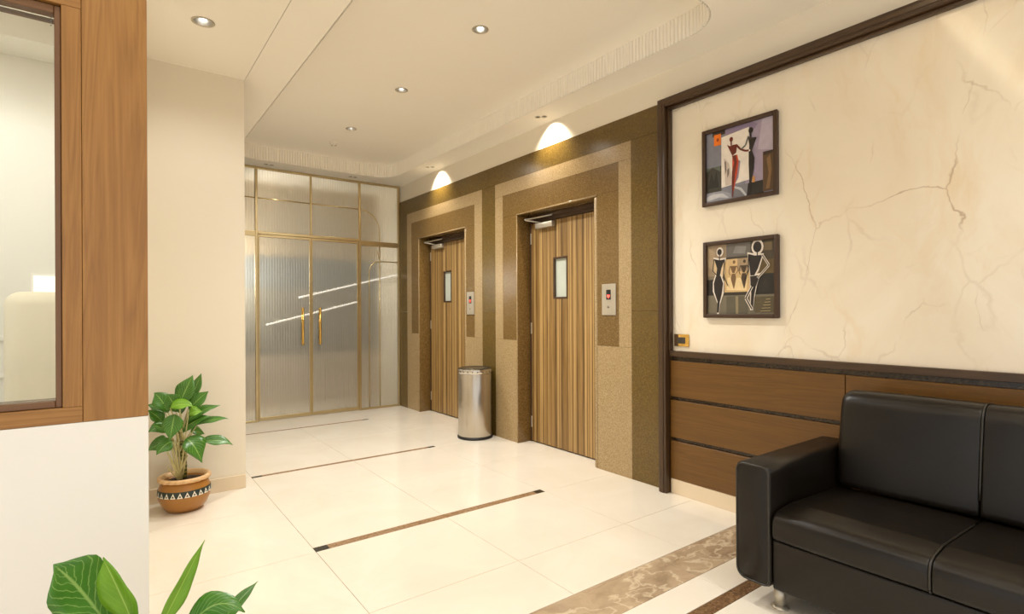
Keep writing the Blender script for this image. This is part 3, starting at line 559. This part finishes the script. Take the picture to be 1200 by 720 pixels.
pic2 += [((206, 178, 136), [(.12, .79), (.16, .7), (.15, .58), (.10, .6)]), ((214, 188, 150), [(.27, .77), (.29, .6), (.24, .52), (.21, .6)])]
for q in fA+fB: pic2.append((BLK, q))
pic2 += [(BLK, O_(.2, .895, .036)), (BLK, R_(.192, .206, .77, .86)), (BLK, O_(.765, .915, .06)), (BLK, R_(.757, .771, .78, .86))]
pic2 += LN([(.835, .80), (.925, .655), (.765, .49)], .03, WHT) + LN([(.115, .8), (.09, .63), (.16, .56)], .012, BLK) + LN([(.28, .78), (.26, .56), (.33, .40)], .012, BLK) + LN([(.835, .80), (.925, .655), (.765, .49)], .012, BLK) + LN([(.64, .82), (.64, .6), (.58, .47)], .012, BLK) + LN([(.69, .38), (.60, .22), (.685, .07)], .04, WHT) + LN([(.69, .38), (.60, .22), (.685, .07)], .018, BLK)
picture(1.648, 2.160, 1.993, 2.503, 'framed painting of a red figure and a black figure holding hands', pic1)
picture(1.645, 2.155, 1.250, 1.756, 'framed painting of two black figures outlined in white', pic2)

# ------------------------------------------------ sofa
def loft(name, prof, y0, y1, mat, parent, rnd=.03, steps=5, puff=.0, smooth=True, rnd1=None):
    # prof: closed XZ outline, swept along Y, ends drawn in so the edges are rounded
    cx = sum(p[0] for p in prof)/len(prof); cz = sum(p[1] for p in prof)/len(prof)
    n = len(prof); nr = []
    for i in range(n):
        a = Vector(prof[i-1]); b = Vector(prof[(i+1) % n]); t = (b-a).normalized(); nn = Vector((t.y, -t.x))
        if nn.dot(Vector((prof[i][0]-cx, prof[i][1]-cz))) < 0: nn = -nn
        nr.append(nn)
    rnd1 = rnd1 or rnd; an = [math.pi/2*k/steps for k in range(steps+1)]
    st = [(y0+rnd*(1-math.cos(a)), rnd*(1-math.sin(a))) for a in an] + [(y0+(y1-y0)*f, -puff*math.sin(math.pi*f)) for f in (.2, .35, .5, .65, .8)] + [(y1-rnd1*(1-math.cos(a)), rnd1*(1-math.sin(a))) for a in reversed(an)]
    V, F = [], []
    for y, d in st:
        for (x, z), nn in zip(prof, nr): V.append((x-nn.x*d, y, z-nn.y*d))
    for i in range(len(st)-1):
        for k in range(n): F.append((i*n+k, i*n+(k+1) % n, (i+1)*n+(k+1) % n, (i+1)*n+k))
    F.append(tuple(range(n))[::-1]); F.append(tuple((len(st)-1)*n+k for k in range(n)))
    return pyd(name, V, F, mat, parent, smooth)
def rpoly(pts, seg=5):
    # pts: (x, z, r) -> rounded polygon
    out = []; n = len(pts)
    for i in range(n):
        p = Vector(pts[i][:2]); a = Vector(pts[i-1][:2]); b = Vector(pts[(i+1) % n][:2]); r = pts[i][2]
        d1 = (a-p).normalized(); d2 = (b-p).normalized(); ang = d1.angle(d2); t = min(r/math.tan(ang/2), (a-p).length*.49, (b-p).length*.49)
        q0 = p+d1*t; q1 = p+d2*t
        for k in range(seg+1): f = k/seg; out.append(tuple(q0.lerp(p, f).lerp(p.lerp(q1, f), f)))
    return out
def dens(pts, d=.05):
    out = []
    for i in range(len(pts)):
        a = Vector(pts[i]); b = Vector(pts[(i+1) % len(pts)]); k = max(1, int((b-a).length/d))
        for j in range(k): out.append(tuple(a.lerp(b, j/k)))
    return out
SXF = 2.272
sofa = thing('leather_sofa', (2.7, .36, 0), 'black leather three seat sofa with square arms before the wood panelling', 'sofa')
S0, S1 = -.48, 1.203; W = (S1-S0)/3
basep = dens(rpoly([(SXF+.012, .10, .012), (3.10, .10, .02), (3.10, .312, .01), (SXF+.012, .312, .012)]))
loft('base', basep, S0+.001, S1-.001, leather_m, sofa, .006, 3)
seatp = dens(rpoly([(SXF-.002, .316, .02), (2.93, .316, .02), (2.93, .425, .03), (2.72, .432, .15), (2.42, .447, .1), (SXF-.006, .430, .075)], 7), .04)
backp = dens(rpoly([(2.865, .44, .03), (3.12, .40, .02), (3.155, .80, .05), (3.11, .885, .07), (2.935, .905, .13), (2.895, .68, .2)], 7), .04)
for i in range(3):
    a, b = S0+W*i+.002, S0+W*(i+1)-.002
    loft('seat_cushion', seatp, a, b, leather_m, sofa, .009, 4, .002, True, .009 if i < 2 else .016); loft('back_cushion', backp, a, b, leather_m, sofa, .009, 5, .003, True, .009 if i < 2 else .05)
def ring(prof, y, grow, name, sel):
    pts = [(x, y, z) for x, z in prof if sel(x, z)]; return pts
for i in (1, 2):
    y = S0+W*i
    sp_ = [p for p in seatp if p[0] < 2.84 and (p[1] > .37 or p[0] < SXF+.02)]; sp_.sort(key=lambda p: (math.atan2(p[1]-.33, p[0]-2.55)), reverse=True)
    tube('seat_piping', [(x, y, z) for x, z in sp_], .0045, pipe_m, sofa, 6)
    bp_ = [p for p in backp if (p[0] < 3.0 and p[1] > .47) or p[1] > .86]; bp_.sort(key=lambda p: math.atan2(p[1]-.6, p[0]-3.05), reverse=True)
    bp_ = [p for p in bp_ if math.atan2(p[1]-.6, p[0]-3.05) > .8]+[p for p in bp_ if math.atan2(p[1]-.6, p[0]-3.05) < -2]
    bp_.sort(key=lambda p: (math.atan2(p[1]-.6, p[0]-3.05)) % (2*math.pi)); tube('back_piping', [(x, y, z) for x, z in bp_], .0045, pipe_m, sofa, 6)
def arm(y0, y1):
    sec = rpoly([(y0, .10, .03), (y1, .10, .05), (y1, .622, .035), (y0, .622, .035)], 6); n = len(sec); V, F = [], []
    cy = (y0+y1)/2; cz = .36
    xs_ = [(SXF, .012), (SXF+.004, .005), (SXF+.012, 0), (2.5, 0), (2.8, 0), (3.08, 0), (3.11, .006), (3.12, .02)]
    for x, d in xs_:
        for y, z in sec: V.append((x, y-(d if y > cy else -d), z-(d if z > cz else -d)))
    for i in range(len(xs_)-1):
        for k in range(n): F.append((i*n+k, i*n+(k+1) % n, (i+1)*n+(k+1) % n, (i+1)*n+k))
    F.append(tuple(range(n))[::-1]); F.append(tuple((len(xs_)-1)*n+k for k in range(n)))
    o = pyd('arm', V, F, leather_m, sofa, True); tube('arm_piping', [(SXF+.002, y-(.006 if y > cy else -.006), z-(.006 if z > cz else -.006)) for y, z in sec], .0045, pipe_m, o, 6, True)
arm(1.206, 1.366); arm(-.646, -.483)
for x in (2.352, 3.02):
    for y in (1.205, -.49):
        l = lathe('leg', [(.024, .004), (.024, .099)], (x, y, 0), satin_m, sofa, 24); lathe('foot_flange', [(.036, 0), (.036, .003), (.028, .009), (.0245, .012)], (x, y, 0), satin_m, l, 24)

# ------------------------------------------------ plants
def leaf(parent, base, tip, width, nrm, sag=.0, mat=leaf_m, fold=.25, nseg=12, curl=0.0, wpk=.42):
    base, tip = Vector(base), Vector(tip); d = tip-base; L = d.length; n0 = Vector(nrm).normalized(); ctl = base.lerp(tip, .5)+Vector((0, 0, 1))*sag*2
    V, UV, F = [], [], []; cols = (-1, -.55, 0, .55, 1)
    for i in range(nseg+1):
        t = i/nseg; p = base.lerp(ctl, t).lerp(ctl.lerp(tip, t), t); tn = ((ctl-base)*(1-t)+(tip-ctl)*t).normalized()
        n = (n0-tn*n0.dot(tn)).normalized(); s = tn.cross(n)
        a = wpk; w = width/2*((t/a)**.75*1.0 if t < a else 1)*(1 if t < a else math.cos((t-a)/(1-a)*math.pi/2)**1.25); w = max(w, .0006)
        if t < a: w = max(.0006, width/2*math.sin(math.pi/2*(t/a))**.8)
        w *= 1+(.07 if nseg > 12 else .025)*math.sin(15*t+base.y*9); rip = .05*width*math.sin(9*t+base.x*40)
        for c in cols:
            h = fold*abs(c)*w - curl*(abs(c)**2)*w; V.append(p+s*(c*w)+n*(h+rip*abs(c))); UV.append((.5+c*.5, t))
    k = len(cols)
    for i in range(nseg):
        for j in range(k-1): F.append((i*k+j, i*k+j+1, (i+1)*k+j+1, (i+1)*k+j))
    vs = V; me = bpy.data.meshes.new('leaf'); c = base.lerp(tip, .5); me.from_pydata([v-c for v in vs], [], F); uvl = me.uv_layers.new(name='UVMap')
    for lp_ in me.loops: uvl.data[lp_.index].uv = UV[lp_.vertex_index]
    me.polygons.foreach_set('use_smooth', [True]*len(me.polygons)); o = link('leaf', me, mat, c, parent)
    so_ = o.modifiers.new('solid', 'SOLIDIFY'); so_.thickness = .0012; return o
def petiole(parent, a, b, r0=.006, r1=.004, bow=.02, mat=stem_m, name='petiole'):
    a, b = Vector(a), Vector(b); pts = [a.lerp(b, t)+Vector((0, 0, bow*math.sin(math.pi*t))) for t in (0, .25, .5, .75, 1)]; return tube(name, pts, [r0+(r1-r0)*t for t in (0, .25, .5, .75, 1)], mat, parent, 7)
def pot(parent, c, s=1.0):
    P = [(.070, .0), (.100, .004), (.128, .035), (.150, .085), (.155, .115), (.150, .150), (.138, .182), (.132, .196)]
    P = [(r*s, z*s) for r, z in P]; body = lathe('pot_body', P+[(.120*s, .2*s), (.118*s, .15*s), (.1*s, .14*s)], c, pot_m, parent, 48)
    def wob(i, an): return ((.004*math.sin(an*22)*(i in (1, 2, 3))), (.004*math.sin(an*22)*(i in (1, 2))))
    lathe_open('x', [(1, 0)], c, pot_rim) if False else None
    R = [(.131*s, .196*s), (.150*s, .205*s), (.152*s, .218*s), (.146*s, .226*s), (.134*s, .226*s), (.122*s, .2*s)]
    V, F = [], []; seg = 132
    for i, (r, z) in enumerate(R):
        for k in range(seg): an = 2*math.pi*k/seg; dr, dz = wob(i, an); V.append((c[0]+(r+dr)*math.cos(an), c[1]+(r+dr)*math.sin(an), c[2]+z-abs(dz)))
    for i in range(len(R)-1):
        for k in range(seg): F.append((i*seg+k, i*seg+(k+1) % seg, (i+1)*seg+(k+1) % seg, (i+1)*seg+k))
    pyd('scalloped_rim', V, F, pot_rim, parent, True)
    bd = lathe_open('painted_band', [(.1555*s, .112*s), (.1562*s, .116*s), (.1522*s, .150*s), (.1508*s, .152*s)], c, pot_band, parent, 48)
    V, F = [], []; nt = 24
    for k in range(nt):
        a0 = 2*math.pi*k/nt
        for (z0, z1, hw, dr, m_) in ((.113, .147, .40, .0012, 0), (.120, .134, .17, .002, 1)):
            n = len(V)
            for da, z in ((-hw, z0), (hw, z0), (0, z1)):
                rr = (.1562-(z-.116)*.118)*s+dr; an = a0+da*2*math.pi/nt; V.append((c[0]+rr*math.cos(an), c[1]+rr*math.sin(an), c[2]+z*s))
            F.append((n, n+1, n+2))
    pyd('triangle_ornament', V, F, None, bd, False, [pot_white, pot_band], [i % 2 for i in range(len(F))])
    lathe('soil', [(.112*s, .165*s), (.119*s, .188*s), (.06*s, .2*s), (.001, .203*s)], c, soil_m, parent, 24)
PY = 4.185; PC = Vector((.398, PY, 0)); T = (0, 0, 0)
pl = thing('potted_plant', PC, 'leafy plant in a painted terracotta pot against the cream wall', 'potted plant', 'potted plants'); pot(pl, PC, 1.0)
def C1(x, y): return (160+x/3.79, 430+y/3.79)
tube('cane', [aty(*C1(208, 505), PY+.01), aty(*C1(210, 440), PY+.01), aty(*C1(206, 385), PY), aty(*C1(200, 330), PY)], [.022, .02, .017, .013], cane_m, pl, 10)
camn = Vector((-.15, -.75, .65))
LV = [  # base, tip (crop pixels), width px, depth offset base/tip, normal, sag, bright
    ((190, 165), (250, 36), 62, 0, .02, (-.3, -.9, .3), .0, 0), ((238, 165), (289, 30), 46, .03, .07, (-.6, -.7, .2), .01, 0), ((232, 192), (320, 110), 52, .0, .0, (-.2, -.8, .6), .01, 0),
    ((140, 205), (78, 118), 62, .0, .03, (.1, -.9, .4), .02, 0), ((176, 200), (134, 122), 58, -.03, -.05, (0, -.9, .4), .015, 0), ((150, 185), (252, 178), 50, -.07, -.1, (0, -.6, .8), .02, 1),
    ((214, 246), (374, 170), 42, .0, .03, (0, -.55, .85), .02, 0), ((268, 258), (408, 232), 36, .02, .0, (0, -.5, .9), .015, 0), ((180, 300), (330, 218), 46, .0, -.03, (0, -.6, .8), .02, 0),
    ((170, 212), (148, 328), 62, -.07, -.12, (-.1, -.95, .2), .01, 0), ((218, 318), (292, 428), 78, -.04, -.1, (.2, -.8, .6), .03, 0), ((290, 330), (428, 346), 48, .0, -.02, (0, -.6, .8), .015, 0),
    ((120, 250), (50, 195), 46, .02, .02, (.1, -.8, .5), .01, 0), ((135, 262), (52, 292), 44, .0, -.02, (.1, -.7, .6), .01, 0), ((158, 332), (88, 392), 52, -.05, -.09, (.1, -.8, .5), .015, 0), ((128, 340), (50, 375), 44, .01, .0, (.1, -.7, .6), .01, 0),
    ((125, 200), (48, 172), 36, .04, .06, (.1, -.7, .6), .01, 0), ((140, 290), (66, 262), 42, -.03, -.06, (.1, -.7, .6), .01, 0), ((200, 210), (178, 110), 48, .06, .08, (0, -.9, .3), .01, 0), ((230, 215), (290, 200), 46, -.04, -.06, (0, -.6, .8), .01, 1), ((205, 300), (150, 240), 50, .02, .05, (0, -.8, .5), .01, 0), ((240, 290), (300, 300), 40, .05, .08, (0, -.7, .6), .01, 0), ((130, 335), (75, 330), 36, .05, .08, (.1, -.7, .6), .01, 0)]
for b, t, wpx, db, dt, nr, sg, br in LV:
    B = aty(*C1(*b), PY+db); Tt = aty(*C1(*t), PY+dt)
    if B.x < .115: B.x = .12
    if Tt.x < .112: Tt.x = .112
    leaf(pl, B, Tt, wpx/3.79*.0073, nr, sg, leaf_b if br else leaf_m, .22)
    rx = random.choice((180, 192, 205, 215)); petiole(pl, aty(*C1(rx, 350+random.randint(-20, 60)), PY+random.uniform(-.02, .02)), B, .006, .0035, .0)
for (x0, y0, x1, y1) in ((188, 505, 135, 370), (190, 505, 152, 340), (194, 500, 168, 330), (200, 500, 182, 310), (190, 495, 214, 350), (185, 500, 140, 450), (198, 500, 150, 400), (205, 480, 232, 320), (192, 470, 225, 395)):
    petiole(pl, aty(*C1(x0, y0), PY-.02), aty(*C1(x1, y1), PY-.04+random.uniform(-.02, .03)), .007, .005, .0, name='stem')
# foreground plant
QY = 1.62; QC = Vector((.07, QY, 0)); fp = thing('potted_plant', QC, 'variegated leafy plant in front of the white parapet wall', 'potted plant', 'potted plants'); pot(fp, QC, 1.0)
tube('cane', [(QC.x, QY, .17), (QC.x+.01, QY, .3), (QC.x, QY+.01, .42)], [.02, .018, .012], cane_m, fp, 10)
def C2(x, y): return (40+x/4.286, 620+y/4.286)
LF = [((400, 540), (97, 180), 280, -.02, -.02, (.25, -.75, .65), .015, leaf_v, .15, .64), ((520, 540), (343, 148), 150, -.06, -.07, (-.6, -.75, .1), .01, leaf_b, .35, .55), ((600, 560), (858, 56), 92, .02, .06, (.5, -.85, .25), .0, leaf_b, .35, .45),
    ((760, 520), (1058, 420), 150, .0, -.06, (-.1, -.8, .6), .045, leaf_v, -.2, .4), ((900, 520), (1125, 262), 74, .08, .12, (-.5, -.8, .4), .005, leaf_m, .3, .45), ((520, 620), (300, 560), 150, -.05, -.15, (0, -.7, .7), .02, leaf_v, .2, .5), ((650, 640), (820, 600), 140, -.05, -.14, (0, -.7, .7), .02, leaf_m, .2, .5), ((560, 640), (560, 560), 120, -.1, -.2, (0, -.8, .6), .02, leaf_v, .2, .5)]
for b, t, wpx, db, dt, nr, sg, mt, fo, wp in LF:
    B = aty(*C2(*b), QY+db); Tt = aty(*C2(*t), QY+dt); leaf(fp, B, Tt, wpx/4.286*.00215, nr, sg, mt, fo, 16, 0, wp)
    petiole(fp, (QC.x+random.uniform(-.01, .01), QY+random.uniform(-.01, .01), .36), B, .006, .004, .0)
